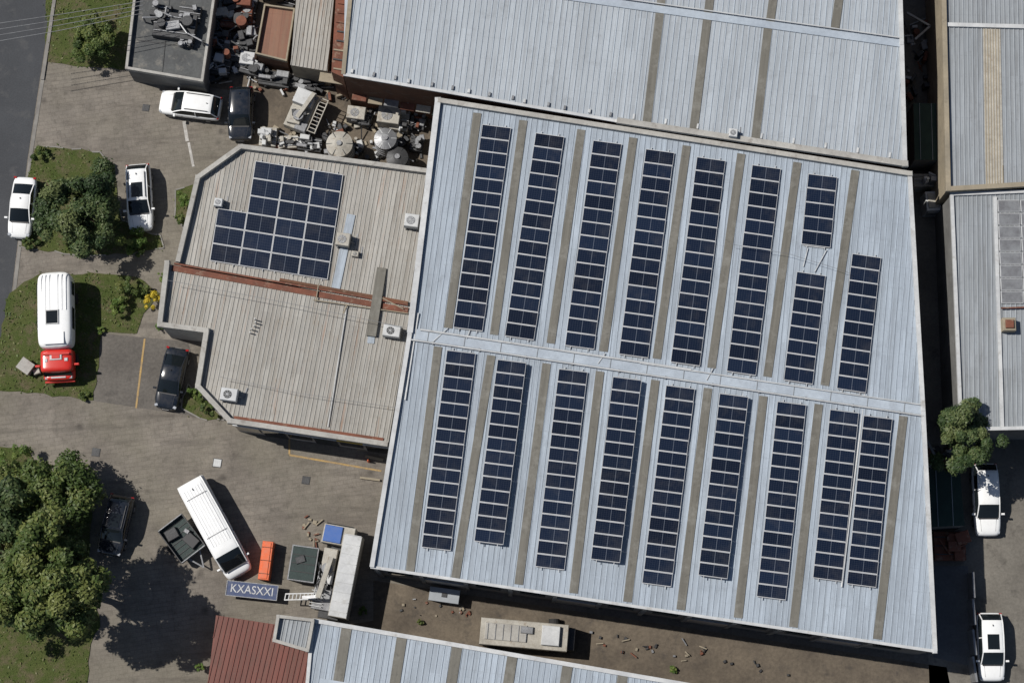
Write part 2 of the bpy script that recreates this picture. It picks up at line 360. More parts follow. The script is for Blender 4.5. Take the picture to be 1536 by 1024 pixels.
line('parking_line',(217,508),(204,612),.14); line('parking_line',(276,182),(281,212),.26,'wline');line('parking_line',(283,214),(290,250),.2,'wline')
line('parking_line',(434,650),(434,681),.13);line('parking_line',(434,682),(572,706),.13)
def manhole(px,py,w,mat):
    b=MB(); c=P(px,py,.012); b.box((c.x,c.y,.018),(w,w,.03),R(-8),'steel_dk'); b.box((c.x,c.y,.03),(w*.85,w*.85,.04),R(-8),mat)
    for i in (-.25,0,.25): b.box((c.x+i*w,c.y,.045),(.03,w*.6,.02),R(-8),mat)
    b.obj('manhole_cover')
manhole(219,162,.55,'steel_dk');manhole(144,678,.62,'steel_dk');manhole(459,720,.6,'steel_dk');manhole(326,694,.66,'white_trim')
# ---------------- buildings ----------------
def basis(pl,d):
    n=pl[0]; d=(d-n*d.dot(n)).normalized(); e=n.cross(d).normalized(); return d,e
def ribs(b,poly,pl,d,sp,w,h,mat,tw=.5,start=0):
    d,e=basis(pl,d); o=pl[1]; q=[((p-o).dot(e),(p-o).dot(d)) for p in poly]
    a=min(x for x,_ in q)+sp*.5+start; mx=max(x for x,_ in q)
    while a<mx:
        xs=[]
        for (x1,y1),(x2,y2) in zip(q,q[1:]+q[:1]):
            if (x1>a)!=(x2>a): xs.append(y1+(a-x1)*(y2-y1)/(x2-x1))
        xs.sort()
        for y1,y2 in zip(xs[::2],xs[1::2]):
            if y2-y1<.1: continue
            def ring(y):
                c=o+e*a+d*y; return [c-e*w/2,c+e*w/2,c+e*w/2*tw+pl[0]*h,c-e*w/2*tw+pl[0]*h]
            b.solid(ring(y1+.02),ring(y2-.02),mat,botface=False)
        a+=sp
def roofface(b,poly,pl,d,mat):
    d,e=basis(pl,d); b.face(poly,mat,[((p).dot(e)+100,(p).dot(d)+100) for p in poly])
def stripq(b,pl,a,c,w,mat,h=.055):
    p=P(*a,pl);q=P(*c,pl); d,e=basis(pl,q-p)
    bot=[p-e*w/2,p+e*w/2,q+e*w/2,q-e*w/2]; top=[x+pl[0]*h for x in bot]
    L=(q-p).length; off=random.random()*50
    b.solid([x+pl[0]*.002 for x in bot],top,mat,botface=False); b.f.pop();b.m.pop();b.uv.pop()
    b.face(top,mat,[(off,off),(off+w,off),(off+w,off+L),(off,off+L)])
def walls(b,pts,mat,drop=.0):
    for a,c in zip(pts,pts[1:]+pts[:1]):
        b.face([Vector((a.x,a.y,0)),Vector((c.x,c.y,0)),c-Vector((0,0,drop)),a-Vector((0,0,drop))],mat)
def parapet(b,pts,w,h,mat,closed=False,off=-.05):
    L=list(zip(pts,pts[1:]+(pts[:1] if closed else [])))
    if not closed: L=L[:len(pts)-1]
    for i,(a,c) in enumerate(L):
        b.beam(a,c,w,h+.003*i,mat,off=off)
        b.box((c.x,c.y,c.z+off+(h+.01)/2),(w*1.05,w*1.05,h+.014),0,mat)
# main warehouse
e=empty('warehouse',P(980,560,0))
rA,rB=P(615,500,7.3),P(1384,614,7.3)
plU=plane3(rA,rB,P(655,150,6.6)); plL=plane3(rA,rB,P(557,850,6.6))
TL,TR,BR,BLc=P(657,152,plU),P(1364,262,plU),P(1402,976,plL),P(558,850,plL)
dU=P(672,492,plU)-P(716,170,plU); dL=P(780,875,plL)-P(820,545,plL)
b=MB(); roofface(b,[TL,TR,rB,rA],plU,dU,'roof_blue'); roofface(b,[rA,rB,BR,BLc],plL,dL,'roof_blue'); b.obj('roof',e)
b=MB(); ribs(b,[TL,TR,rB,rA],plU,dU,.40,.05,.035,'rib_blue'); ribs(b,[rA,rB,BR,BLc],plL,dL,.40,.05,.035,'rib_blue',start=.1); b.obj('roof_ribs',e)
b=MB(); walls(b,[TL,TR,rB,BR,BLc,rA],'wall',.02)
b.obj('walls',e)
b=MB()
SU=[((716,170),(672,492)),((785,181),(741,502)),((872,195),(826,515)),((950,207),(905,527)),((1030,219),(985,538)),((1112,231),(1067,552)),((1196,244),(1151,565)),((1283,256),(1237,578))]
SL=[((657,520),(615,856)),((737,533),(683,866)),((820,545),(778,876)),((900,557),(860,889)),((983,570),(941,902)),((1062,582),(1021,914)),((1145,594),(1107,926)),((1228,606),(1190,940)),((1355,624),(1316,958))]
for a,c in SU: stripq(b,plU,a,c,.60,'skylight')
for a,c in SL: stripq(b,plL,a,c,.60,'skylight')
b.obj('skylight_strips',e)
b=MB(); parapet(b,[rA,TL],.42,.35,'white_trim'); parapet(b,[TL,TR],.35,.4,'parapet'); parapet(b,[TR,rB,BR],.3,.25,'white_trim'); parapet(b,[BR,BLc],.2,.12,'white_trim'); parapet(b,[BLc,rA],.32,.3,'white_trim')
b.obj('parapet',e)
b=MB(); b.beam(rA,rB,.75,.07,'rib_blue')
for i in range(14):
    q=rA.lerp(rB,(i+.5)/14); b.box((q.x,q.y,q.z+.085),(.05,.8,.03),R(-8.5),'roof_grey')
for dy,r,t0,t1 in ((-.47,.06,0,1),(.36,.075,.02,.55),(.30,.05,.45,1)):
    o=Vector((.0,dy,.16)); b.cyl(rA.lerp(rB,t0)+o,rA.lerp(rB,t1)+o,r,'white_trim',8)
for i in range(11):
    q=rA.lerp(rB,(i+.5)/11); b.box((q.x,q.y-.47,q.z+.06),(.1,.22,.14),R(-8.5),'steel')
b.cyl(P(628,470,plU)+Vector((0,0,.12)),P(608,600,plL)+Vector((0,0,.12)),.06,'white_trim',8)
b.cyl(P(1302,545,plU)+Vector((0,0,.12)),P(1262,880,plL)+Vector((0,0,.14)),.06,'white_trim',8)
for a,c in [((672,492),(650,512)),((705,495),(700,508)),((908,530),(897,545)),((1070,552),(1060,570)),((1205,368),(1236,372)),((1212,372),(1205,400)),((1240,375),(1222,408))]:
    b.cyl(P(*a,lift(plU,.1)),P(*c,lift(plU,.1)),.035,'white_trim',6)
b.obj('ridge_pipes',e)
b=MB(); so=(BLc-BR).normalized(); nrm=Vector((so.y,-so.x,0)); 
if nrm.y>0: nrm=-nrm
for i in range(12):
    q=BLc.lerp(BR,(i+.6)/12.5); a0=Vector((q.x,q.y,0))+nrm*.05
    if i%3==1: b.box((a0.x,a0.y,1.9),(3.0,.12,3.8),math.atan2(so.y,so.x),'steel')
    else: b.box((a0.x,a0.y,4.2),(1.8,.1,1.1),math.atan2(so.y,so.x),'glass')
    q2=BLc.lerp(BR,(i+.1)/12.5); b.box((q2.x+nrm.x*.08,q2.y+nrm.y*.08,3.2),(.3,.16,6.2),math.atan2(so.y,so.x),'wall')
b.obj('wall_bays',e)
def array(pl,top,bot,wpx,N,h=.18,cols=1):
    pl2=lift(pl,h)
    a=P(*top,pl2);c=P(*bot,pl2); d,ee=basis(pl2,c-a); L=(c-a).dot(d); 
    if ee.x<0: ee=-ee
    m=P((top[0]+bot[0])/2,(top[1]+bot[1])/2,pl2); m2=P((top[0]+bot[0])/2+10,(top[1]+bot[1])/2,pl2); sppx=(m2-m).length/10
    W=wpx*sppx
    n=pl2[0]; b=MB(); tone=[]; rowh=L/N; fr=.045; cw=W/cols
    o0=a-ee*W/2
    for r in range(N):
        for k in range(cols):
            g=.006; jz=random.uniform(-.004,.004); jx=ee*random.uniform(-.012,.012)
            c0=o0+ee*(k*cw+g)+d*(r*rowh+g)+n*jz+jx; c1=c0+ee*(cw-2*g); c2=c1+d*(rowh-2*g); c3=c0+d*(rowh-2*g)
            b.solid([x-n*.035 for x in (c0,c1,c2,c3)],[c0,c1,c2,c3],'alu',botface=True); tone+=[0]*6
            f2=fr*.6
            i0=c0+ee*f2+d*fr+n*.003; i1=c1-ee*f2+d*fr+n*.003; i2=c2-ee*f2-d*fr+n*.003; i3=c3+ee*f2-d*fr+n*.003
            b.face([i0,i1,i2,i3],'pv',[(0,0),(1,0),(1,1),(0,1)]); tone.append(min(1,max(0,random.gauss(.45,.25))))
    for k in range(cols):
      for t in (.2,.8):
        x=o0+ee*cw*(k+t)-n*.09; b.beam(x-d*.18,x+d*(L+.18),.045,.05,'alu')
    nf=max(2,int(N/2))
    for i in range(nf+1):
        x=o0+d*(L*i/nf)-n*.13; b.beam(x+ee*.1,x+ee*(W-.1),.05,.04,'steel')
        for t in (.12,.88): b.cyl(x+ee*W*t-n*(h-.1),x+ee*W*t,.025,'steel',6)
    tone+=[0]*(len(b.f)-len(tone)); b.tone=tone
    return b.obj('solar_panel_array',origin=a)
for t,bt,N in [((745,189),(702,494),15),((825,202),(779,507),15),((911,213),(869,521),15),((990,226),(950,534),15),((1067,238),(1028,546),15),((1150,250),(1112,560),15),((1234,263),(1224,369),5),((1217,410),(1197,573),8),((1300,383),(1277,586),10)]:
    array(plU,t,bt,44,N)
for t,bt,N,h in [((692,527),(654,823),15,.2),((768,541),(733,814),14,.55),((860,555),(825,852),15,.2),((941,567),(908,841),14,.55),((1021,580),(985,877),15,.2),((1101,592),(1069,865),14,.5),((1188,604),(1157,897),15,.2),((1267,616),(1241,869),13,.2),((1317,625),(1292,878),13,.25)]:
    array(plL,t,bt,44,N,h)
# office
e=empty('office_building',P(440,450,0))
up=[(362,222),(645,259),(617,465),(268,394),(298,268)]; lo=[(252,396),(617,465),(582,667),(346,632),(298,580),(311,497),(241,488)]
zU=plane3(P(268,394,4.35),P(617,465,4.35),P(362,222,4.8)); zL=plane3(P(252,396,4.4),P(617,465,4.4),P(346,632,4.7))
uP=[P(x,y,zU) for x,y in up]; lP=[P(x,y,zL) for x,y in lo]
dO=P(487,418,zU)-P(515,262,zU)
b=MB(); roofface(b,uP,zU,dO,'roof_beige'); roofface(b,lP,zL,dO,'roof_beige'); b.obj('roof',e)
b=MB(); ribs(b,uP,zU,dO,.32,.09,.04,'rib_beige',.4); ribs(b,lP,zL,dO,.32,.09,.04,'rib_beige',.4); b.obj('roof_ribs',e)
b=MB(); walls(b,uP,'parapet'); walls(b,lP,'parapet'); b.obj('walls',e)
b=MB(); parapet(b,[uP[3],uP[4],uP[0],uP[1]],.34,.5,'parapet'); parapet(b,[lP[2],lP[3],lP[4],lP[5],lP[6],lP[0]],.36,.5,'parapet'); b.obj('parapet',e)
b=MB(); b.beam(P(258,402,zL),P(612,466,zL),.42,.1,'rust'); b.beam(P(262,396,zU),P(612,458,zU),.12,.22,'rust'); b.beam(P(420,420,zU),P(612,455,zU),.2,.24,'wall_rust')
q0,q1=lP[3],lP[2]; b.beam(q0.lerp(q1,.02)+Vector((0,.32,0)),q0.lerp(q1,.97)+Vector((0,.32,0)),.25,.07,'rust')
b.obj('valley_gutter',e)
b=MB(); stripq(b,zU,(527,322),(503,436),.62,'roof_blue',.07); stripq(b,zL,(561,470),(556,515),.5,'roof_blue',.06); b.obj('roof_patch',e)
b=MB(); stripq(b,zL,(573,403),(557,505),.7,'skylight',.3); b.obj('roof_vent',e)
b=MB()
for a,c in [((470,450),(612,470)),((478,425),(474,452)),((560,440),(605,463)),((520,458),(515,470))]:
    b.cyl(P(*a,lift(zL,.2)),P(*c,lift(zL,.2)),.045,'wall_tan',8)
b.cyl(P(520,462,lift(zL,.12)),P(492,640,lift(zL,.12)),.04,'white_trim',6)
b.obj('pipes',e)
b=MB()
for i in range(6):
    q=lP[3].lerp(lP[2],(i+.5)/6); so=(lP[2]-lP[3]).normalized(); an=math.atan2(so.y,so.x)
    b.box((q.x+.03,q.y-.05,2.0 if i%2 else 2.6),(1.7,.1,2.2 if i%2==0 else 3.2),an,'glass'); b.box((q.x,q.y-.08,3.75),(1.9,.14,.12),an,'yellow' if i in(4,) else 'white_trim')
b.obj('windows',e)
def arrayo():
    pl2=lift(zU,.16)
    o=P(383,241,pl2); ux=(P(515,262,pl2)-o)/3; vx=(P(358.5,398,pl2)-o)/6
    n=pl2[0]; b=MB(); tone=[]
    cells=[(i,j) for i in range(3) for j in range(6)]+[(-1,j) for j in (3,4,5)]
    uu=ux.normalized(); vv=vx.normalized()
    for i,j in cells:
        g=.008; fr=.045
        c0=o+ux*i+vx*j+uu*g+vv*g; c1=o+ux*(i+1)+vx*j-uu*g+vv*g; c2=o+ux*(i+1)+vx*(j+1)-uu*g-vv*g; c3=o+ux*i+vx*(j+1)+uu*g-vv*g
        b.solid([x-n*.035 for x in (c0,c1,c2,c3)],[c0,c1,c2,c3],'alu'); tone+=[0]*6
        ii=[c0+uu*fr+vv*fr,c1-uu*fr+vv*fr,c2-uu*fr-vv*fr,c3+uu*fr-vv*fr]
        b.face([x+n*.003 for x in ii],'pv',[(0,0),(1,0),(1,1),(0,1)]); tone.append(min(1,max(0,random.gauss(.7,.25))))
    for i in range(4):
      for t in (.2,.8):
        x=o+ux*(i-1+t)-n*.09+(vx*3 if i==0 else vx*0); b.beam(x-vv*.15,o+ux*(i-1+t)-n*.09+vx*6+vv*.15,.045,.05,'alu')
    for j in range(7):
        x=o+vx*j-n*.13+(-ux if j>=3 else ux*0); b.beam(x+uu*.1,o+ux*3+vx*j-n*.13-uu*.1,.05,.04,'steel')
    tone+=[0]*(len(b.f)-len(tone)); b.tone=tone; b.obj('solar_panel_array',origin=o)
arrayo()
def ac(px,py,s,w=.9,d=.7,h=.65,rz=R(-8),mat='white_trim',stand=.25):
    c=P(px,py,lift(s,h*.5+stand) if isinstance(s,tuple) else s+h*.5+stand); b=MB(); z=c.z
    b.box((c.x,c.y,z),(w,d,h),rz,mat)
    b.cyl((c.x-.08*w,c.y,z+h/2),(c.x-.08*w,c.y,z+h/2+.03),min(w,d)*.33,'steel_dk' if mat=='white_trim' and w>1.15 else 'steel',16); b.cyl((c.x-.08*w,c.y,z+h/2+.03),(c.x-.08*w,c.y,z+h/2+.05),.08,'steel',8)
    for i in range(4):
        a=i*math.pi/4; r=min(w,d)*.33; v=Vector((math.cos(a)*r,math.sin(a)*r,0)); o=Vector((c.x-.08*w,c.y,z+h/2+.045)); b.beam(o-v,o+v,.02,.015,mat)
    for sx in (-1,1):
        b.box((c.x+sx*w*.38*math.cos(rz),c.y+sx*w*.38*math.sin(rz),z-h/2-stand/2+.0),(.08,d*1.15,stand),rz,'steel')
    b.cyl((c.x+w*.5,c.y-.1,z-.1),(c.x+w*.8,c.y-.15,z-h*.5-stand*.8),.03,'steel',6); b.beam((c.x+w*.8,c.y-.15,z-h*.5-stand*.9),(c.x+w*1.0,c.y+.6,z-h*.5-stand*.9),.08,.05,'steel')
    b.obj('air_conditioner_unit',origin=(c.x,c.y,z-h/2-stand))
ac(515,360,zU,1.0,.95,.6,mat='beigemetal');ac(618,332,zU,1.05,.95,.7);ac(588,497,zL,1.25,.85,.7);ac(344,592,zL,1.2,.9,.6);ac(328,304,zU,.6,.6,.4);ac(630,425,lift(zL,1.0),.5,.6,.4)
ac(533,381,zU,.5,.4,.3,mat='beigemetal',stand=.1)
b=MB()
for k in range(5):
    a=P(378+random.uniform(-3,8),480+k*5,zL); b.cyl(a,a+Vector((0,0,random.uniform(.3,.7))),.05,'white_trim',8)
b.obj('vent_pipe_cluster')
# north warehouse
e=empty('warehouse',P(950,60,0))
nR0,nR1=P(800,-12,8.0),P(1352,66,8.0); nSW,nSM,nSE=(515,112),(925,182),(1357,247)
plN=plane3(nR0,nR1,P(925,182,7.0)); 
rid0=nR0+(nR0-nR1).normalized()*14
pN=[rid0,nR1,P(*nSE,plN),P(*nSM,plN),P(*nSW,plN)]
dN=P(970,185,plN)-P(990,17,plN)
plN2=plane3(nR0,nR1,nR0+Vector((0,10,-.6))); pN2=[rid0,nR1,Vector((nR1.x+.4,nR1.y+16,0)),Vector((rid0.x+2,rid0.y+16,0))]
pN2=[Vector((p.x,p.y,plN2[1].z-((p.x-plN2[1].x)*plN2[0].x+(p.y-plN2[1].y)*plN2[0].y)/plN2[0].z)) for p in pN2]
b=MB(); roofface(b,pN,plN,dN,'roof_blue_n'); roofface(b,pN2,plN2,dN,'roof_blue_n'); b.obj('roof',e)
b=MB(); ribs(b,pN,plN,dN,.42,.06,.04,'rib_blue'); ribs(b,pN2,plN2,dN,.42,.06,.04,'rib_blue'); b.obj('roof_ribs',e)
b=MB()
for a,c in [((990,18),(970,186)),((1061,28),(1040,197)),((1152,42),(1133,210))]: stripq(b,plN,a,c,.62,'skylight')
for a,c in [((1075,-90),(1062,22)),((1170,-80),(1155,34)),((1268,-70),(1252,46)),((1000,-90),(991,10))]: stripq(b,plN2,a,c,.62,'skylight')
b.obj('skylight_strips',e)
b=MB(); b.beam(rid0,nR1,.55,.07,'rib_blue'); b.cyl(rid0+Vector((0,.4,.15)),nR1+Vector((0,.4,.15)),.05,'white_trim',8)
parapet(b,[pN[4],pN[3]],.22,.14,'white_trim'); parapet(b,[pN[3],pN[2]],.42,.35,'parapet'); parapet(b,[pN[2],nR1,pN2[2]],.3,.25,'white_trim')
b.beam(pN[4],P(530,-50,plN),.3,.15,'wall_tan')
for i in range(14):
    q=pN[4].lerp(pN[3],(i+.5)/14)+Vector((random.uniform(-.3,.3),.35,0)); b.box((q.x,q.y,q.z+.1),(.18,.3,.2),R(-10),'steel' if i%3 else 'white_trim')
for i in range(9):
    q=pN[3].lerp(pN[2],(i+.5)/9)+Vector((.1,.5,0)); b.box((q.x,q.y,q.z+.08),(.14,.4,.12),R(-10),'white_trim')
b.obj('parapet',e)
b=MB(); walls(b,[pN[0],pN2[3],pN2[2],nR1,pN[2],pN[3],pN[4]],'wall_rust',.03); b.obj('walls',e)
ac(1100,200,lift(plN,0),.6,.6,.4)
b=MB(); q=P(505,118,3.2); b.box((q.x+.2,q.y,3.2),(3.0,.9,.1),R(-9),'wall_tan'); 
for i in range(7):
    q=P(540+i*24,141+i*4.4,3.0); b.box((q.x,q.y,3.0-.15*(i%2)),(1.1,1.1,.1),R(-9),['rust','wall_tan','steel','rust','beigemetal','moss','rust'][i]); b.cyl((q.x,q.y,0),(q.x,q.y,3.0),.05,'steel',6)
b.obj('lean_to_canopy')
b=MB()
pts=[(507,-60),(528,-60),(515,116),(497,108)]; b.solid([P(x,y,5.2)-Vector((0,0,5.2)) for x,y in pts],[P(x,y,5.2) for x,y in pts],'wall_rust','rust')
for i in range(12):
    y=-50+i*14; q=P(516-(y/116)*10,y,5.25); b.box((q.x,q.y,5.27),(random.uniform(.5,1.0),.12,.1),R(-9),random.choice(['wall_tan','rust','steel_dk']))
b.obj('rusty_lean_to')
def shed(name,pix,h,mat,ribm,wall,dpx,sp=.3,par=None,parw=.3,slope=0,ribw=.12):
    pl=(Vector((0,0,1)),P(*pix[0],h)); 
    pts=[P(x,y,pl) for x,y in pix]; d=P(*dpx[1],pl)-P(*dpx[0],pl); e=empty(name,Vector((pts[0].x,pts[0].y,0)))
    b=MB(); roofface(b,pts,pl,d,mat); b.obj('roof',e)
    if ribm: b=MB(); ribs(b,pts,pl,d,sp,ribw,.05,ribm); b.obj('roof_ribs',e)
    b=MB(); walls(b,pts,wall,.02); b.obj('walls',e)
    if par: b=MB(); parapet(b,pts,parw,.4,par,True); b.obj('parapet',e)
    return e,pl
shed('corrugated_shed',[(449,-60),(506,-60),(491,107),(436,98)],3.6,'roof_beige','rib_beige','wall_tan',((490,0),(478,90)),par=None,ribw=.09)
e,pd=shed('flat_roof_building',[(210,-60),(330,-60),(304,123),(191,104)],2.8,'darkroof',None,'wall',((320,0),(304,100)),par='parapet',parw=.2)
b=MB(); 
for a,c in [((258,-40),(243,112)),((205,60),(312,76))]: b.beam(P(*a,lift(pd,.01)),P(*c,lift(pd,.01)),.05,.03,'steel_dk')
b.obj('roof_seams',e)
shed('brick_outbuilding',[(398,10),(442,16),(430,93),(385,82)],2.6,'roof_brown',None,'wall_rust',((400,0),(390,80)),par='wall_tan',parw=.12)
# right buildings
e,p1=shed('workshop_building',[(1413,-60),(1640,-70),(1640,272),(1421,285)],6.0,'roof_grey','rib_grey','wall_tan',((1500,0),(1504,270)),sp=.34,ribw=.09)
b=MB(); stripq(b,p1,(1487,44),(1492,280),1.3,'beigemetal',.06); ribs(b,[P(1475,44,lift(p1,.06)),P(1500,44,lift(p1,.06)),P(1505,280,lift(p1,.06)),P(1480,280,lift(p1,.06))],lift(p1,.06),P(1504,270,p1)-P(1500,0,p1),.2,.08,.03,'wall_tan'); b.obj('skylight_strip',e)
b=MB(); q=[P(1413,-60,p1),P(1421,285,p1),P(1640,272,p1)]; parapet(b,q,.35,.4,'wall_tan'); b.beam(P(1413,38,p1),P(1640,44,p1),.3,.2,'white_trim'); b.obj('parapet',e)
e,p2=shed('workshop_building',[(1427,292),(1640,284),(1640,640),(1441,644)],5.6,'roof_grey','rib_grey','wall',((1500,300),(1504,640)),sp=.34,ribw=.09)
b=MB(); parapet(b,[P(1640,284,p2),P(1427,292,p2),P(1441,644,p2),P(1640,640,p2)],.25,.25,'white_trim'); b.beam(P(1492,296,p2),P(1503,640,p2),.25,.15,'white_trim'); b.obj('parapet',e)
b=MB(); b.cyl(P(1502,462,lift(p2,.25)),P(1600,459,lift(p2,.25)),.06,'rust',8)
c=P(1513,487,lift(p2,.5)); b.box((c.x,c.y,c.z-.2),(.95,.95,.9),0,'wall_tan'); b.box((c.x,c.y,c.z+.3),(.6,.6,.2),0,'rust'); b.obj('chimney',e)
b=MB()
for i in range(3):
    for j in range(8):
        o=P(1496+i*34+j*.7,300+j*19.5,lift(p2,.12)); w,h=1.6,.9; b.box((o.x+w/2,o.y-h/2,o.z),(w,h,.05),0,'alu'); b.box((o.x+w/2,o.y-h/2,o.z+.02),(w-.1,h-.1,.06),0,'steel')
b.obj('skylight_grid',e)
# bottom building
pB=plane3(P(420,930,4.6),P(1140,1045,4.6),P(420,1200,5.4))
pts=[P(x,y,pB) for x,y in [(470,930),(1180,1052),(1180,1250),(440,1250)]]; e=empty('warehouse',Vector((pts[0].x,pts[0].y,0)))
dB=P(505,1024,pB)-P(519,938,pB)
b=MB(); roofface(b,pts,pB,dB,'roof_blue'); b.obj('roof',e); b=MB(); ribs(b,pts,pB,dB,.42,.06,.04,'rib_blue'); b.obj('roof_ribs',e)
b=MB(); walls(b,pts,'wall',.02); b.obj('walls',e)
b=MB()
for i in range(8): 
    x=520+i*83.0; y=939+i*13.3; stripq(b,pB,(x,y+2),(x-20,y+130),.72,'skylight')
b.obj('skylight_strips',e)
b=MB(); parapet(b,[pts[0],pts[1]],.3,.25,'white_trim'); parapet(b,[pts[0],pts[3]],.25,.2,'white_trim'); b.beam(P(480,1022,pB),P(1180,1136,pB),.5,.1,'rib_blue'); b.obj('parapet',e)
shed('annex_building',[(418,924),(470,930),(462,975),(412,960)],4.8,'roof_grey','rib_grey','wall',((450,930),(442,970)),par='parapet',parw=.22)
shed('red_roof_building',[(324,922),(414,936),(410,962),(462,972),(450,1200),(290,1200)],4.0,'roof_red','rib_red','wall_rust',((324,922),(300,1024)),sp=.36,ribw=.08)
shed('storage_shed',[(1392,702),(1440,708),(1447,788),(1396,790)],2.6,'moss','rib_grey','wall',((1400,702),(1404,790)),sp=1.1,ribw=.06)
shed('canopy_net',[(1370,155),(1406,155),(1408,240),(1372,240)],3.0,'moss','rib_grey','wall',((1370,155),(1372,240)),sp=.9,ribw=.05)
# ---------------- vehicles ----------------
def car(name,front,rear,kind='suv',col='white',W=None,H=None,sun=False,rails=False):
    z={'suv':.9,'sedan':.8,'van':1.2,'hatch':.8}[kind]
    f=P(*front,z);r=P(*rear,z); d=f-r; L=d.length; c=(f+r)/2; e=empty(name,(c.x,c.y,0.02),math.atan2(d.y,d.x),True)
    H=H or {'suv':1.68,'sedan':1.44,'van':2.2,'hatch':1.5}[kind]; W=W or {'suv':1.98,'sedan':1.88,'van':2.1,'hatch':1.85}[kind]
    hz={'suv':1.02,'sedan':.9,'van':1.18,'hatch':.95}[kind]
    S={'sedan':[(-.5,.6,.6,.4),(-.492,.8,.82,.28),(-.45,.93,.97,.22),(-.3,1,1,.2),(0,1,1,.2),(.18,1,1.0,.2),(.28,.99,.97,.2),(.4,.95,.88,.2),(.465,.86,.78,.25),(.492,.72,.66,.3),(.5,.5,.55,.38)],
       'suv':[(-.5,.7,.7,.4),(-.494,.86,.92,.3),(-.46,.96,1.0,.25),(-.3,1,1,.22),(0,1,1,.22),(.2,1,1,.22),(.3,.99,.99,.22),(.41,.95,.93,.25),(.475,.86,.82,.3),(.495,.74,.68,.36),(.5,.55,.55,.42)]}
    S['hatch']=S['suv']; S['van']=[(-.5,.93,.9,.4),(-.497,.97,1,.3),(-.46,1,1,.25),(-.3,1,1,.25),(0,1,1,.25),(.2,1,1,.25),(.36,.99,1,.25),(.44,.95,.94,.28),(.485,.86,.8,.32),(.497,.74,.66,.36),(.5,.6,.55,.42)]
    b=MB(); secs=[]
    for t,w,zt,zb in S[kind]:
        w=w*W/2; zt*=hz; x=t*L
        half=[(0,zt+.035),(.5*w,zt+.03),(.82*w,zt),(.96*w,zt-.1),(w,zt-.28),(.99*w,(zt+zb)/2-.05),(.93*w,zb)]
        ring=[(x,-y,zz) for y,zz in reversed(half[1:])]+[(x,y,zz) for y,zz in half]
        secs.append(ring)
    b.loft(secs,lambda i,j:col,closed=True,capmat=col)
    o=b.obj('body',e,smooth=True); m=o.modifiers.new('s','SUBSURF'); m.levels=1; m.render_levels=2
    G={'sedan':(.25,.06,-.18,-.37),'suv':(.26,.09,-.38,-.475),'van':(.42,.28,-.47,-.495),'hatch':(.25,.08,-.33,-.46)}[kind]
    wb=W/2*.9; wr=W/2*({'van':.86}.get(kind,.74)); bz=hz+.0; b=MB()
    def sec(x,zr,wr_,wb_): return [(x,-wb_,bz-.05),(x,-wr_-.02,zr-.06 if zr>bz+.1 else bz),(x,-wr_*.86,zr-.01),(x,-wr_*.45,zr+.025),(x,0,zr+.035),(x,wr_*.45,zr+.025),(x,wr_*.86,zr-.01),(x,wr_+.02,zr-.06 if zr>bz+.1 else bz),(x,wb_,bz-.05)]
    x0,x1,x2,x3=[g*L for g in G]
    xs=[(x0+.0,bz+.03,wb*.9,wb*.94),(x0*.5+x1*.5,bz+(H-bz)*.58,(wb*.9+wr)/2,wb),(x1,H-.04,wr,wb),(x1-.06*L,H,wr,wb),(x1*.5+x2*.5,H,wr*1.01,wb),(x2+.05*L,H-.01,wr*.98,wb),(x2,H-.05,wr*.95,wb*.98),(x3,bz+.02,wb*.86,wb*.92)]
    secs=[sec(*q) for q in xs]
    def mf(i,j):
        if i in(0,1): return 'glass'
        if i==6: return 'glass' if kind!='van' else col
        if j in(0,7): return 'glass' if not(kind=='van' and i>=4) else col
        return col
    b.loft(secs,mf,closed=False,caps=False); o=b.obj('cabin',e,smooth=True)
    b=MB()
    for s in (-1,1):
        k=1 if s<0 else 7
        pts=[Vector(x[k]) for x in secs]
        for a,c2 in zip(pts,pts[1:]): b.beam(a,c2,.07,.035,col,off=-.005)
        for xx in ((x1+x2)*.5+.02*L,): b.beam((xx,s*wb,bz),(xx,s*(wr+.02),H-.06),.07,.03,col)
        b.box((x0-.05*L,s*(W/2+.08),bz+.1),(.14,.24,.16),0,col)
        b.box((L*.452,s*W*.37,hz*.77),(.2,.24,.12),s*R(-18),'lamp'); b.box((-L*.478,s*W*.39,hz*.85),(.14,.22,.16),s*R(10),'tail')
        if rails: b.beam((x1-.04*L,s*wr*.86,H),(x2+.05*L,s*wr*.86,H),.05,.05,'steel_dk',off=.02)
        for xx in (.31,-.31):
            b.cyl((xx*L,s*(W/2-.24),.32),(xx*L,s*(W/2-.01),.32),.33,'tyre',18); b.cyl((xx*L,s*(W/2-.015),.32),(xx*L,s*(W/2+.005),.32),.2,'steel',12)
        for xx in (.1,-.1): b.box((xx*L,s*(W/2+.0),hz-.2),(.18,.04,.03),0,'plastic')
        b.beam((x0+.03,s*W*.30,hz+.04),(L*.44,s*W*.26,hz*.87+.05),.012,.006,'plastic')
    b.beam((x0+.05,-W*.36,hz+.02),(x0+.05,W*.36,hz+.02),.09,.03,'plastic')
    b.box((L*.488,0,.5),(.06,W*.55,.2),0,'plastic'); b.box((L*.5,0,.42),(.03,.5,.11),0,'white_trim'); b.box((-L*.497,0,.55),(.03,.5,.11),0,'white_trim')
    if sun: b.box(((x1+x2)/2+.08*L,0,H+.035),(.22*L,wr*1.15,.02),0,'glass')
    if kind=='van':
        for k in range(-3,4): b.beam((x1-.1*L,k*.22,H+.02),(x2+.06*L,k*.22,H+.02),.05,.025,col)
        b.beam((x1-.2*L,-W*.36,H+.03),(x1-.2*L,W*.36,H+.03),.05,.03,'steel'); b.beam((x2+.15*L,-W*.36,H+.03),(x2+.15*L,W*.36,H+.03),.05,.03,'steel')
    b.beam((x2+.07*L,0,H+.03),(x2+.09*L,0,H+.09),.05,.05,'plastic')
    b.obj('trim',e); return e
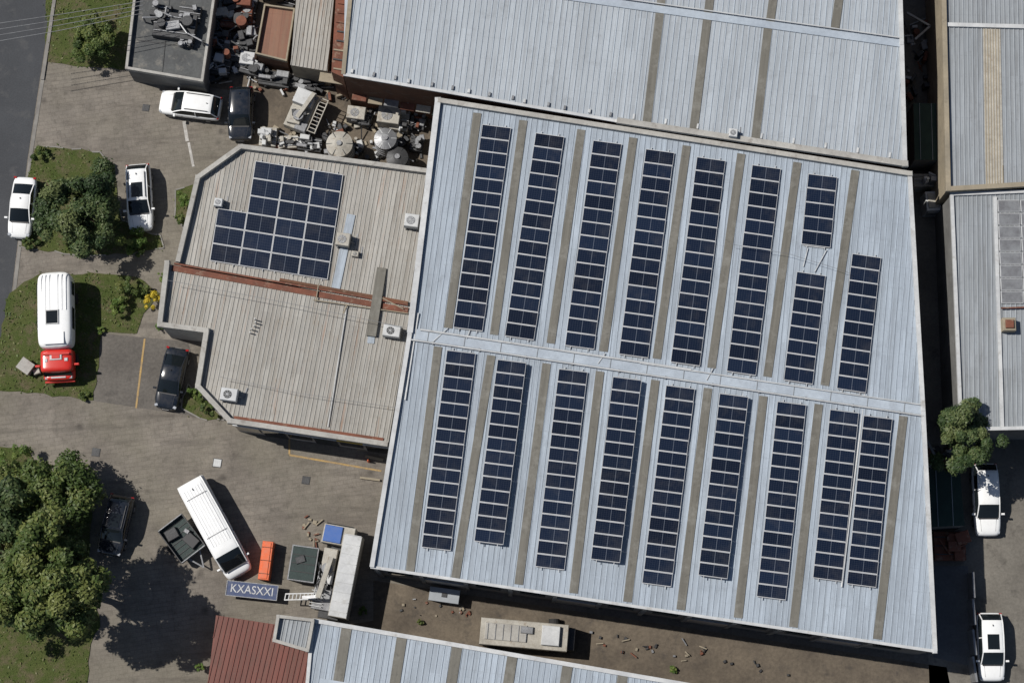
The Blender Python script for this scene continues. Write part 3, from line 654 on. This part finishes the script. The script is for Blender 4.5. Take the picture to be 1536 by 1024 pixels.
car('suv_car',(239,151),(331,163),'suv','white',sun=False,rails=True)
car('hatchback_car',(360,209),(362,130),'suv','black',W=1.95,sun=False)
car('suv_car',(211,345),(206,246),'suv','white',sun=True,rails=True)
car('sedan_car',(27,356),(38,265),'sedan','white')
car('sedan_car',(247,613),(267,521),'sedan','black',sun=False)
car('suv_car',(162,832),(184,742),'suv','black',sun=True,rails=True)
car('suv_car',(1483,803),(1477,694),'suv','white')
car('suv_car',(1489,1021),(1484,918),'suv','white',sun=True)
car('passenger_van',(360,861),(284,721),'van','white',W=2.2,H=2.1)
def camper():
    f=P(88,570,1.3);r=P(86,411,1.3);d=f-r;L=d.length;c=(f+r)/2;e=empty('camper_truck',(c.x,c.y,.06),math.atan2(d.y,d.x),True); W=2.6
    def shell(name,x0,x1,z0,z1,w,col,ks=.92):
        b=MB(); secs=[]
        n=9
        for i in range(n):
            t=i/(n-1); x=x0+(x1-x0)*t; k=[ks,.99,1,1,1,1,1,.99,ks][i]; zz=z1-(.12 if k<.95 else 0)
            hw=w/2*k; half=[(0,zz+.05),(hw*.6,zz+.035),(hw*.88,zz-.03),(hw,zz-.25),(hw*1.0,(z0+zz)/2),(hw*.97,z0)]
            secs.append([(x,-y,z) for y,z in reversed(half[1:])]+[(x,y,z) for y,z in half])
        b.loft(secs,lambda i,j:col,True,True,col); o=b.obj(name,e,True); m=o.modifiers.new('s','SUBSURF'); m.levels=1
    shell('body_shell',-L/2,L*.235,.5,2.55,W,'white')
    shell('cab',L*.22,L*.44,.5,2.0,W*.95,'red'); shell('bonnet',L*.36,L*.5,.4,1.25,W*.9,'red',.8)
    b=MB()
    for k in (-3,-2,-1,1,2,3): b.beam((-L*.46,k*.3,2.575),(-L*.12,k*.3,2.575),.05,.04,'white')
    b.box((-.02*L-.3,-.12,2.62),(1.1,1.0,.1),0,'white_trim'); b.box((-.02*L-.3,-.12,2.66),(.95,.84,.1),0,'glass')
    b.box((L*.14,0,2.62),(.9,1.5,.08),0,'white'); b.box((L*.30,0,2.06),(.5,.9,.12),0,'white_trim'); b.box((L*.30,0,2.12),(.3,.6,.08),0,'red')
    b.beam((L*.275,-1.0,2.06),(L*.275,1.0,2.06),.14,.12,'red'); 
    for s in (-1,1):
        b.box((-L*.05,s*(W/2-.03),1.95),(L*.2,.12,.6),0,'glass'); b.box((-L*.33,s*(W/2-.03),1.95),(L*.12,.12,.6),0,'glass')
        b.box((L*.37,s*(W/2+.14),1.6),(.16,.34,.3),0,'red'); b.box((L*.475,s*.85,1.1),(.2,.3,.25),0,'lamp'); b.cyl((L*.3,s*.95,.42),(L*.3,s*1.28,.42),.42,'tyre',18);b.cyl((-L*.28,s*.95,.42),(-L*.28,s*1.28,.42),.42,'tyre',18)
        b.box((L*.33,s*.75,2.02),(.25,.25,.12),0,'white_trim')
    b.solid([(L*.455,-1.05,1.28),(L*.455,1.05,1.28),(L*.40,.98,1.96),(L*.40,-.98,1.96)],[(L*.462,-1.05,1.30),(L*.462,1.05,1.30),(L*.407,.98,1.98),(L*.407,-.98,1.98)],'glass')
    b.box((L*.503,0,.65),(.12,2.2,.3),0,'red'); b.box((L*.475,0,1.3),(.12,1.1,.05),0,'white_trim')
    b.obj('fittings',e)
camper()
b=MB(); c=P(40,550,.4); b.box((c.x,c.y,.4),(1.0,.85,.7),R(-35),'beigemetal'); b.box((c.x,c.y,.77),(1.1,.95,.08),R(-35),'parapet'); b.box((c.x+.75,c.y-.35,.25),(.5,.4,.4),R(20),'beigemetal'); b.obj('storage_crate')
def trailer():
    c=P(274,808,.7); e=empty('flatbed_trailer',(c.x,c.y,0.02),R(-52),True); b=MB()
    b.box((0,0,.75),(2.9,2.1,.14),0,'greenbox')
    for s in (-1,1): b.box((0,s*1.05,1.0),(2.9,.07,.45),0,'steel_dk'); b.box((s*1.45,0,1.0),(.07,2.1,.45),0,'steel'); b.cyl((0,s*1.1,.35),(0,s*1.35,.35),.35,'tyre',16)
    for k in range(7): b.box((-1.2+k*.4,0,.84),(.05,2.0,.05),0,'steel_dk')
    b.beam((1.45,.5,.7),(2.6,0,.6),.1,.1,'steel'); b.beam((1.45,-.5,.7),(2.6,0,.6),.1,.1,'steel')
    b.box((.5,.45,.98),(1.1,.8,.3),R(12),'plastic'); b.box((-.7,-.4,1.0),(.8,.9,.3),R(-8),'steel_dk'); b.box((-.2,.6,1.1),(.4,.3,.2),.4,'steel')
    b.obj('bed',e)
trailer()
def boomtruck():
    f=P(528,784,1.5); r=P(500,925,1.5); d=f-r; L=d.length; c=(f+r)/2+Vector((-.35,-.1,0)); an=math.atan2(d.y,d.x); e=empty('boom_truck',(c.x,c.y,.02),an,True)
    b=MB()
    b.box((-.1,0.1,.95),(L*.98,1.5,.35),0,'steel_dk')
    for x in (-L*.36,-L*.2,L*.3):
        for s in (-1,1): b.cyl((x,s*.85,.5),(x,s*1.2,.5),.5,'tyre',18)
    b.box((L*.36,.35,1.75),(L*.2,2.3,1.6),0,'beigemetal'); b.box((L*.36,.75,2.62),(1.2,1.3,.14),0,'blue'); b.box((L*.465,.35,2.1),(.08,2.0,.7),0,'glass')
    b.box((-.05*L,-.75,2.1),(L*.86,1.35,1.9),0,'beigemetal',topmat='white_trim'); 
    for k in range(9): b.box((-.42*L+k*.1*L,-.75,3.07),(.05,1.2,.03),0,'white_trim')
    b.box((.1*L,.7,1.7),(1.6,1.0,1.0),0,'beigemetal'); b.box((-.08*L,.75,1.5),(1.0,1.1,.8),0,'white_trim'); b.cyl((.0*L,.7,1.6),(.0*L,.7,2.6),.4,'steel',14)
    b.beam((.12*L,.55,2.5),(-.32*L,.9,2.7),.35,.35,'beigemetal'); b.beam((-.3*L,.85,2.6),(-.34*L,2.0,2.3),.22,.22,'steel')
    b.box((-.32*L,.7,1.35),(1.5,1.4,.5),0,'steel')
    for k in range(6): b.box((-.40*L+k*.22,1.1,1.72),(.06,.9,.16),0,'white_trim')
    for k in range(14): b.cyl((-.25*L+random.uniform(-.8,2.2),.4+random.uniform(0,.9),1.6),(-.25*L+random.uniform(-.8,2.2),.5+random.uniform(0,.9),2.4),.05,random.choice(['steel','steel_dk','white_trim']),6)
    b.obj('body',e)
    b=MB()
    for s in (-.22,.22): b.beam((-.30*L+s,1.2,1.9),(-.36*L+s,3.4,1.3),.08,.1,'white_trim')
    for k in range(9): t=k/8; b.beam((-.30*L-.22-.06*L*t,1.2+2.2*t,1.92-.6*t),(-.30*L+.22-.06*L*t,1.2+2.2*t,1.92-.6*t),.07,.05,'white_trim')
    b.obj('ladder_boom',e)
boomtruck()
b=MB(); c=P(456,846,.8); rz=R(-8); b.box((c.x,c.y,.65),(1.9,2.5,1.3),rz,'greenbox'); b.box((c.x,c.y,1.33),(1.98,2.58,.08),rz,'steel'); b.box((c.x,c.y,1.36),(1.8,2.4,.08),rz,'greenbox')
for k in (-.6,0,.6): b.box((c.x+k*.14,c.y+k,1.42),(1.7,.06,.05),rz,'plastic')
b.box((c.x-.2,c.y+.3,1.45),(.7,.5,.12),.3,'steel_dk'); b.box((c.x,c.y-1.25,.9),(1.2,.1,.5),rz,'white_trim'); b.obj('waste_skip')
b=MB(); c=P(400,841,.6); b.box((c.x,c.y,.6),(.8,2.8,1.1),R(-6),'orange'); b.box((c.x,c.y,1.17),(.5,2.6,.06),R(-6),'orange')
for k in (-1,0,1): b.box((c.x+k*.09,c.y+k*.95,1.2),(.8,.05,.05),R(-6),'rust')
b.obj('orange_barrier_stack')
def sign():
    c=P(378,885,.9); e=empty('blue_banner_sign',(c.x,c.y,0),R(-6),True); b=MB()
    b.box((0,0,.9),(3.8,1.1,.06),0,'navy'); 
    for s in (-1,1): b.beam((-1.88,s*.53,.93),(1.88,s*.53,.93),.05,.03,'steel'); b.beam((s*1.86,-.52,.935),(s*1.86,.52,.935),.05,.03,'steel'); b.cyl((s*1.7,.3,0),(s*1.7,.3,.9),.04,'steel',6); b.cyl((s*1.7,-.3,0),(s*1.7,-.3,.9),.04,'steel',6)
    b.obj('board',e)
    cu=bpy.data.curves.new('lettering','FONT'); cu.body='KXASXXI'; cu.size=.85; cu.extrude=.005; cu.align_x='CENTER'; cu.align_y='CENTER'; cu.space_character=1.0
    t=bpy.data.objects.new('lettering',cu); bpy.context.scene.collection.objects.link(t); t.parent=e; t.location=(0,0,.945); t.scale=(.9,1,1); cu.materials.append(M['white_trim'])
sign()
b=MB(); c=P(786,952,1.2); rz=R(-5)
b.box((c.x,c.y,1.3),(6.3,1.9,2.0),rz,'beigemetal'); b.box((c.x-1.3,c.y+.15,2.34),(3.0,1.2,.1),rz,'parapet'); b.box((c.x+1.9,c.y-.1,2.45),(1.3,1.4,.35),rz,'white_trim'); b.box((c.x+3.3,c.y-.3,1.0),(.7,1.6,1.3),rz,'steel_dk')
for k in (-2.2,2.2): b.cyl((c.x+k,c.y-1.2,.4),(c.x+k,c.y+1.2,.4),.4,'tyre',14)
for k in range(6): b.box((c.x-2.6+k*.55,c.y+.25-k*.05,2.41),(.05,1.1,.05),rz,'steel')
b.box((c.x+.2,c.y+.3,2.4),(.9,.5,.2),rz,'steel'); b.obj('container_truck')
b=MB(); c=P(667,893,.6); b.box((c.x,c.y,.6),(2.1,.9,1.1),R(-8),'steel'); b.box((c.x,c.y,1.18),(2.2,1.0,.08),R(-8),'rib_grey'); b.box((c.x,c.y,1.24),(.4,.3,.08),R(-8),'steel_dk'); b.obj('utility_cabinet')
# ---------------- machinery / yard clutter ----------------
def machine(px,py,z0,w,d,h,rz=-8,mats=('steel','steel_dk','beigemetal'),n=7,name='industrial_machine'):
    c=P(px,py,z0+h*.5); b=MB(); rz=R(rz); b.box((c.x,c.y,z0+h*.25),(w,d,h*.5),rz,mats[0])
    ca,sa=math.cos(rz),math.sin(rz)
    for i in range(n):
        a=random.uniform(-.38,.38)*w; q=random.uniform(-.38,.38)*d; x=c.x+a*ca-q*sa; y=c.y+a*sa+q*ca; m=random.choice(mats); t=random.random()
        if t<.45: b.box((x,y,z0+h*.6),(w*random.uniform(.15,.45),d*random.uniform(.15,.45),h*random.uniform(.25,.8)),rz+random.choice([0,0,.3]),m)
        elif t<.75: b.cyl((x,y,z0+h*.4),(x,y,z0+h*random.uniform(.7,1.05)),min(w,d)*random.uniform(.1,.22),m,14)
        else:
            x2,y2=x+random.uniform(-.5,.5)*w,y+random.uniform(-.5,.5)*d; b.cyl((x,y,z0+h*.75),(x2,y2,z0+h*.75),.07,m,8); b.cyl((x2,y2,z0+h*.75),(x2,y2,z0),.07,m,8)
    for i in range(3):
        b.beam((c.x-w*.5*ca,c.y-w*.5*sa+(i-1)*d*.3,z0+h*.55),(c.x+w*.5*ca,c.y+w*.5*sa+(i-1)*d*.3,z0+h*.55),.06,.06,mats[1])
    b.obj(name,origin=(c.x,c.y,z0))
for a in [(262,38,2.8,3.2,2.0,1.4),(242,20,2.8,1.4,1.4,1.2),(285,20,2.8,1.6,1.2,1.0),(280,62,2.8,1.0,.9,.7)]: machine(*a,mats=('steel_dk','steel','steel'))
yard=[(335,12,3,2.0,1.6),(365,8,2,1.6,1.2),(328,60,1.8,1.4,1.6),(352,75,2,1.7,1.8),(378,100,1.8,1.3,1.4),(330,98,1.6,1.6,1.3),(372,60,1.4,1.8,1.5),(412,118,2.4,1.2,1.2),(455,125,2.2,1,1.0),(432,213,1.6,1.0,.9),(465,216,1.8,1.1,1.1),(402,205,1.3,1.5,1.4),(540,176,1.8,1.2,1.2),(600,180,1.4,1.6,1.5),(628,180,1.2,1.4,1),(625,215,1,1.2,1.2),(420,-5,2.5,1.2,1.4)]
for i,(x,y,w,d,h) in enumerate(yard):
    machine(x,y,0,w,d,h,random.uniform(-20,8),random.choice([('steel_dk','steel','rust'),('steel_dk','steel','white_trim'),('steel_dk','steel_dk','steel'),('beigemetal','white_trim','steel_dk')]),9)
machine(355,20,0,2.4,2.4,1.8,-5,('rust','steel_dk','rust'),7)
def tank(px,py,r,h,mat):
    c=P(px,py,h); b=MB(); b.cyl((c.x,c.y,0),(c.x,c.y,h),r,mat,28); b.cyl((c.x,c.y,h),(c.x,c.y,h+.18),r*1.0,mat,28,r*.35); b.cyl((c.x,c.y,h+.15),(c.x,c.y,h+.3),.2,'steel',12)
    for k in (.25,.5,.75): b.cyl((c.x,c.y,h*k),(c.x,c.y,h*k+.06),r+.03,'steel',28)
    for i in range(6):
        a=i*math.pi/3; b.beam((c.x,c.y,h+.19),(c.x+math.cos(a)*r,c.y+math.sin(a)*r,h+.02),.05,.03,'steel_dk' if mat!='steel' else 'white_trim')
    b.cyl((c.x+r,c.y,h-.4),(c.x+r+.4,c.y-.2,h-.4),.05,'steel',6); b.obj('storage_tank')
tank(509,216,1.0,2.4,'beigemetal');tank(578,208,.85,2.2,'steel');tank(596,236,.82,1.9,'steel_dk')
def loader():
    c=P(458,170,1.0); e=empty('aerial_lift_truck',(c.x,c.y,0),R(68),True); b=MB()
    b.box((0,.3,.9),(3.0,1.7,.8),0,'beigemetal'); b.box((.9,.35,1.6),(1.2,1.5,.8),0,'white_trim'); b.box((1.35,.35,1.65),(.3,1.3,.5),0,'glass'); b.box((-.6,.5,1.5),(1.3,1.0,.4),R(8),'beigemetal'); b.cyl((-.6,.2,1.3),(-.6,.2,2.1),.4,'steel',14)
    b.beam((-.8,.2,1.9),(1.4,-.3,2.1),.3,.3,'beigemetal')
    for x in (-.9,.9):
        for s in (-.6,1.15): b.cyl((x,s-.1,.4),(x,s+.15,.4),.4,'tyre',14)
    for s in (-.8,-1.4): b.beam((-1.4,s,1.5),(1.4,s,1.7),.07,.1,'beigemetal')
    for k in range(10): b.beam((-1.35+k*.3,-.8,1.52+k*.02),(-1.35+k*.3,-1.4,1.52+k*.02),.06,.05,'beigemetal')
    for k in range(9): b.box((random.uniform(-1.3,1.2),random.uniform(-.3,1.0),random.uniform(1.5,2.0)),(random.uniform(.15,.5),random.uniform(.15,.4),.3),random.uniform(0,1),random.choice(['steel','steel_dk','beigemetal','white_trim']))
    b.box((-1.2,-.2,1.2),(.7,.9,.6),0,'steel'); b.obj('body',e)
loader()
ac(584,176,0,1.7,1.3,1.3,mat='beigemetal',stand=.3); ac(535,172,0,1.4,1.0,1.1,mat='beigemetal',stand=.3);ac(400,203,0,.8,.9,1.0,stand=.2)
ac(372,90,0,1.1,1.0,1.0,stand=.2)
def scrap(name,poly,n,mx=.7,mats=('steel','steel_dk','rust','beigemetal','wall_tan','white_trim','plastic','steel_dk'),zm=.6):
    b=MB(); xs=[p[0] for p in poly]; ys=[p[1] for p in poly]; c0=P(sum(xs)/len(xs),sum(ys)/len(ys))
    k=0
    while k<n:
        x,y=random.uniform(min(xs),max(xs)),random.uniform(min(ys),max(ys)); ins=False
        for (x1,y1),(x2,y2) in zip(poly,poly[1:]+poly[:1]):
            if (y1>y)!=(y2>y) and x<(x2-x1)*(y-y1)/(y2-y1)+x1: ins=not ins
        if not ins: continue
        k+=1; q=P(x,y); m=random.choice(mats); t=random.random(); h=random.uniform(.1,zm)
        if t<.55: b.box((q.x,q.y,h/2+.01),(random.uniform(.15,mx),random.uniform(.15,mx),h),random.uniform(0,3),m)
        elif t<.8: a=random.uniform(0,6.28); l=random.uniform(.4,1.8)*min(1,mx*1.5); b.beam((q.x,q.y,.1),(q.x+math.cos(a)*l,q.y+math.sin(a)*l,random.uniform(.1,zm)),.08,.06,m)
        else: b.cyl((q.x,q.y,0.01),(q.x,q.y,h),random.uniform(.1,.3)*min(1,mx*1.4),m,10)
    b.obj(name,origin=(c0.x,c0.y,0))
scrap('scrap_pile',[(312,0),(385,0),(380,90),(430,110),(490,115),(640,160),(635,185),(500,150),(420,140),(310,125)],200)
scrap('scrap_pile',[(400,195),(620,175),(640,245),(610,250),(400,222)],80)
scrap('rubble',[(455,775),(480,785),(478,815),(455,812)],16,.3,('wall_tan','rust','wall_tan'),.15)
dm=('steel_dk','wall_tan','rust','plastic','steel')
scrap('scrap_pile',[(590,895),(720,905),(715,925),(600,925)],20,.22,dm,zm=.15)
scrap('scrap_pile',[(860,940),(1080,975),(1200,1015),(1000,990),(880,970)],34,.25,dm,zm=.2)
scrap('scrap_pile',[(1355,20),(1408,20),(1408,150),(1358,150)],40,.8,('steel','steel_dk','rust','white_trim'),.9)
scrap('scrap_pile',[(1388,640),(1435,680),(1440,700),(1392,700)],20,.6)
machine(1425,818,0,2.3,2.1,1.4,0,('rust','steel_dk','rust'),7)
machine(1388,270,0,1.8,1.0,3.0,0,('beigemetal','steel','white_trim'),5)
b=MB(); c=P(1397,305,1.2); b.box((c.x,c.y,1.0),(1.1,1.5,1.8),R(3),'white_trim'); b.box((c.x,c.y,1.95),(.8,1.1,.12),R(3),'beigemetal'); b.box((c.x,c.y-.8,1.2),(.8,.1,.8),R(3),'steel'); b.obj('water_tank_cabinet')
b=MB()
for a,c in [((1360,20),(1395,40)),((1395,40),(1372,60)),((1380,640),(1410,700))]: b.beam(P(*a,2.5),P(*c,2.5),.15,.15,'steel')
b.obj('pipe_rack')
b=MB(); 
for a,c,w in [((540,716),(570,720),.15),((536,672),(574,676),.3),((548,684),(575,690),.2)]: b.beam(P(*a,.1),P(*c,.1),w,.12,'wall_tan')
q=P(552,690,.5); b.cyl((q.x,q.y,0),(q.x,q.y,.7),.12,'orange',10,.04); b.obj('timber_planks')
b=MB()
for y in (860,900,945,985): b.beam(P(1452,y,0),P(1454+ (y-860)*.03,y+38,0),.15,1.6,'steel')
b.obj('boundary_fence')
# ---------------- vegetation ----------------
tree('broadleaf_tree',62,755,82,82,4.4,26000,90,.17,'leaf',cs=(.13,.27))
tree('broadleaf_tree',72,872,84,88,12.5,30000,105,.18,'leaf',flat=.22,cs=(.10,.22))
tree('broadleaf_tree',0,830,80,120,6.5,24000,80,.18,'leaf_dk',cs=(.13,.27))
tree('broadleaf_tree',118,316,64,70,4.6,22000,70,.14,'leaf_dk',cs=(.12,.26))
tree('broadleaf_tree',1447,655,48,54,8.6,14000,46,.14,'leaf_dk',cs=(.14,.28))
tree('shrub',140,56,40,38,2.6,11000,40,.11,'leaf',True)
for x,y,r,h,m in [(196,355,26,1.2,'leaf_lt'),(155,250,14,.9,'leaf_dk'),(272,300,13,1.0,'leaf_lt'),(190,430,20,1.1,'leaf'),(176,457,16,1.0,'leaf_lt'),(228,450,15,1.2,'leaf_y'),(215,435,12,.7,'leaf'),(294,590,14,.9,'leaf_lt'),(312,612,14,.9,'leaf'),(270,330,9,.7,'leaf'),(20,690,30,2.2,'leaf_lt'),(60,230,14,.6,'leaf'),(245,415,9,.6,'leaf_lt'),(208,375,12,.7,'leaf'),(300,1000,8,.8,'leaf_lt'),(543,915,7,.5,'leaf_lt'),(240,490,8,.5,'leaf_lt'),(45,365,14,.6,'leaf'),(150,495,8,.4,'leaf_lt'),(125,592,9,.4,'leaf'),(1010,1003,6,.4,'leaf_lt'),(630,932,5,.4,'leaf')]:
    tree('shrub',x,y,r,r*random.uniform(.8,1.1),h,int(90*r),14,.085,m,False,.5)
def wire(pts,z,r=.022):
    b=MB(); 
    for a,c in zip(pts,pts[1:]): b.cyl(P(*a,z),P(*c,z),r,'steel',5)
    b.obj('power_line')
for k in range(4): wire([(-20,38+k*9),(90,22+k*8),(215,2+k*6)],6.5)
wire([(250,420),(420,452),(612,492)],5.6,.015); wire([(330,565),(450,590),(600,612)],5.4,.015); wire([(1095,366),(1180,380),(1240,398),(1276,410)],7.6,.012)
# ---------------- light, world, camera ----------------
EL=R(52); sv=Vector((-.956*math.cos(EL),.292*math.cos(EL),math.sin(EL)))
sl=bpy.data.lights.new('sun','SUN'); sl.energy=4.95; sl.angle=R(.5); sl.color=(1,.955,.89); so=bpy.data.objects.new('sun',sl); bpy.context.scene.collection.objects.link(so); so.rotation_euler=sv.to_track_quat('Z','Y').to_euler()
w=bpy.data.worlds.new('World'); bpy.context.scene.world=w; w.use_nodes=True; nt=w.node_tree; sk=nt.nodes.new('ShaderNodeTexSky'); sk.sky_type='NISHITA'; sk.sun_disc=False; sk.sun_elevation=EL; sk.sun_rotation=math.atan2(sv.x,sv.y)
nt.links.new(sk.outputs[0],nt.nodes['Background'].inputs[0]); nt.nodes['Background'].inputs[1].default_value=.06
cam=bpy.data.cameras.new('camera'); cam.sensor_width=36; cam.angle=HF; cam.clip_end=2000; cam.clip_start=1; co=bpy.data.objects.new('camera',cam); bpy.context.scene.collection.objects.link(co); co.location=CP; co.rotation_euler=(TILT,0,0)
s=bpy.context.scene; s.camera=co; s.view_settings.view_transform='Standard'; s.view_settings.look='None'; s.view_settings.exposure=0
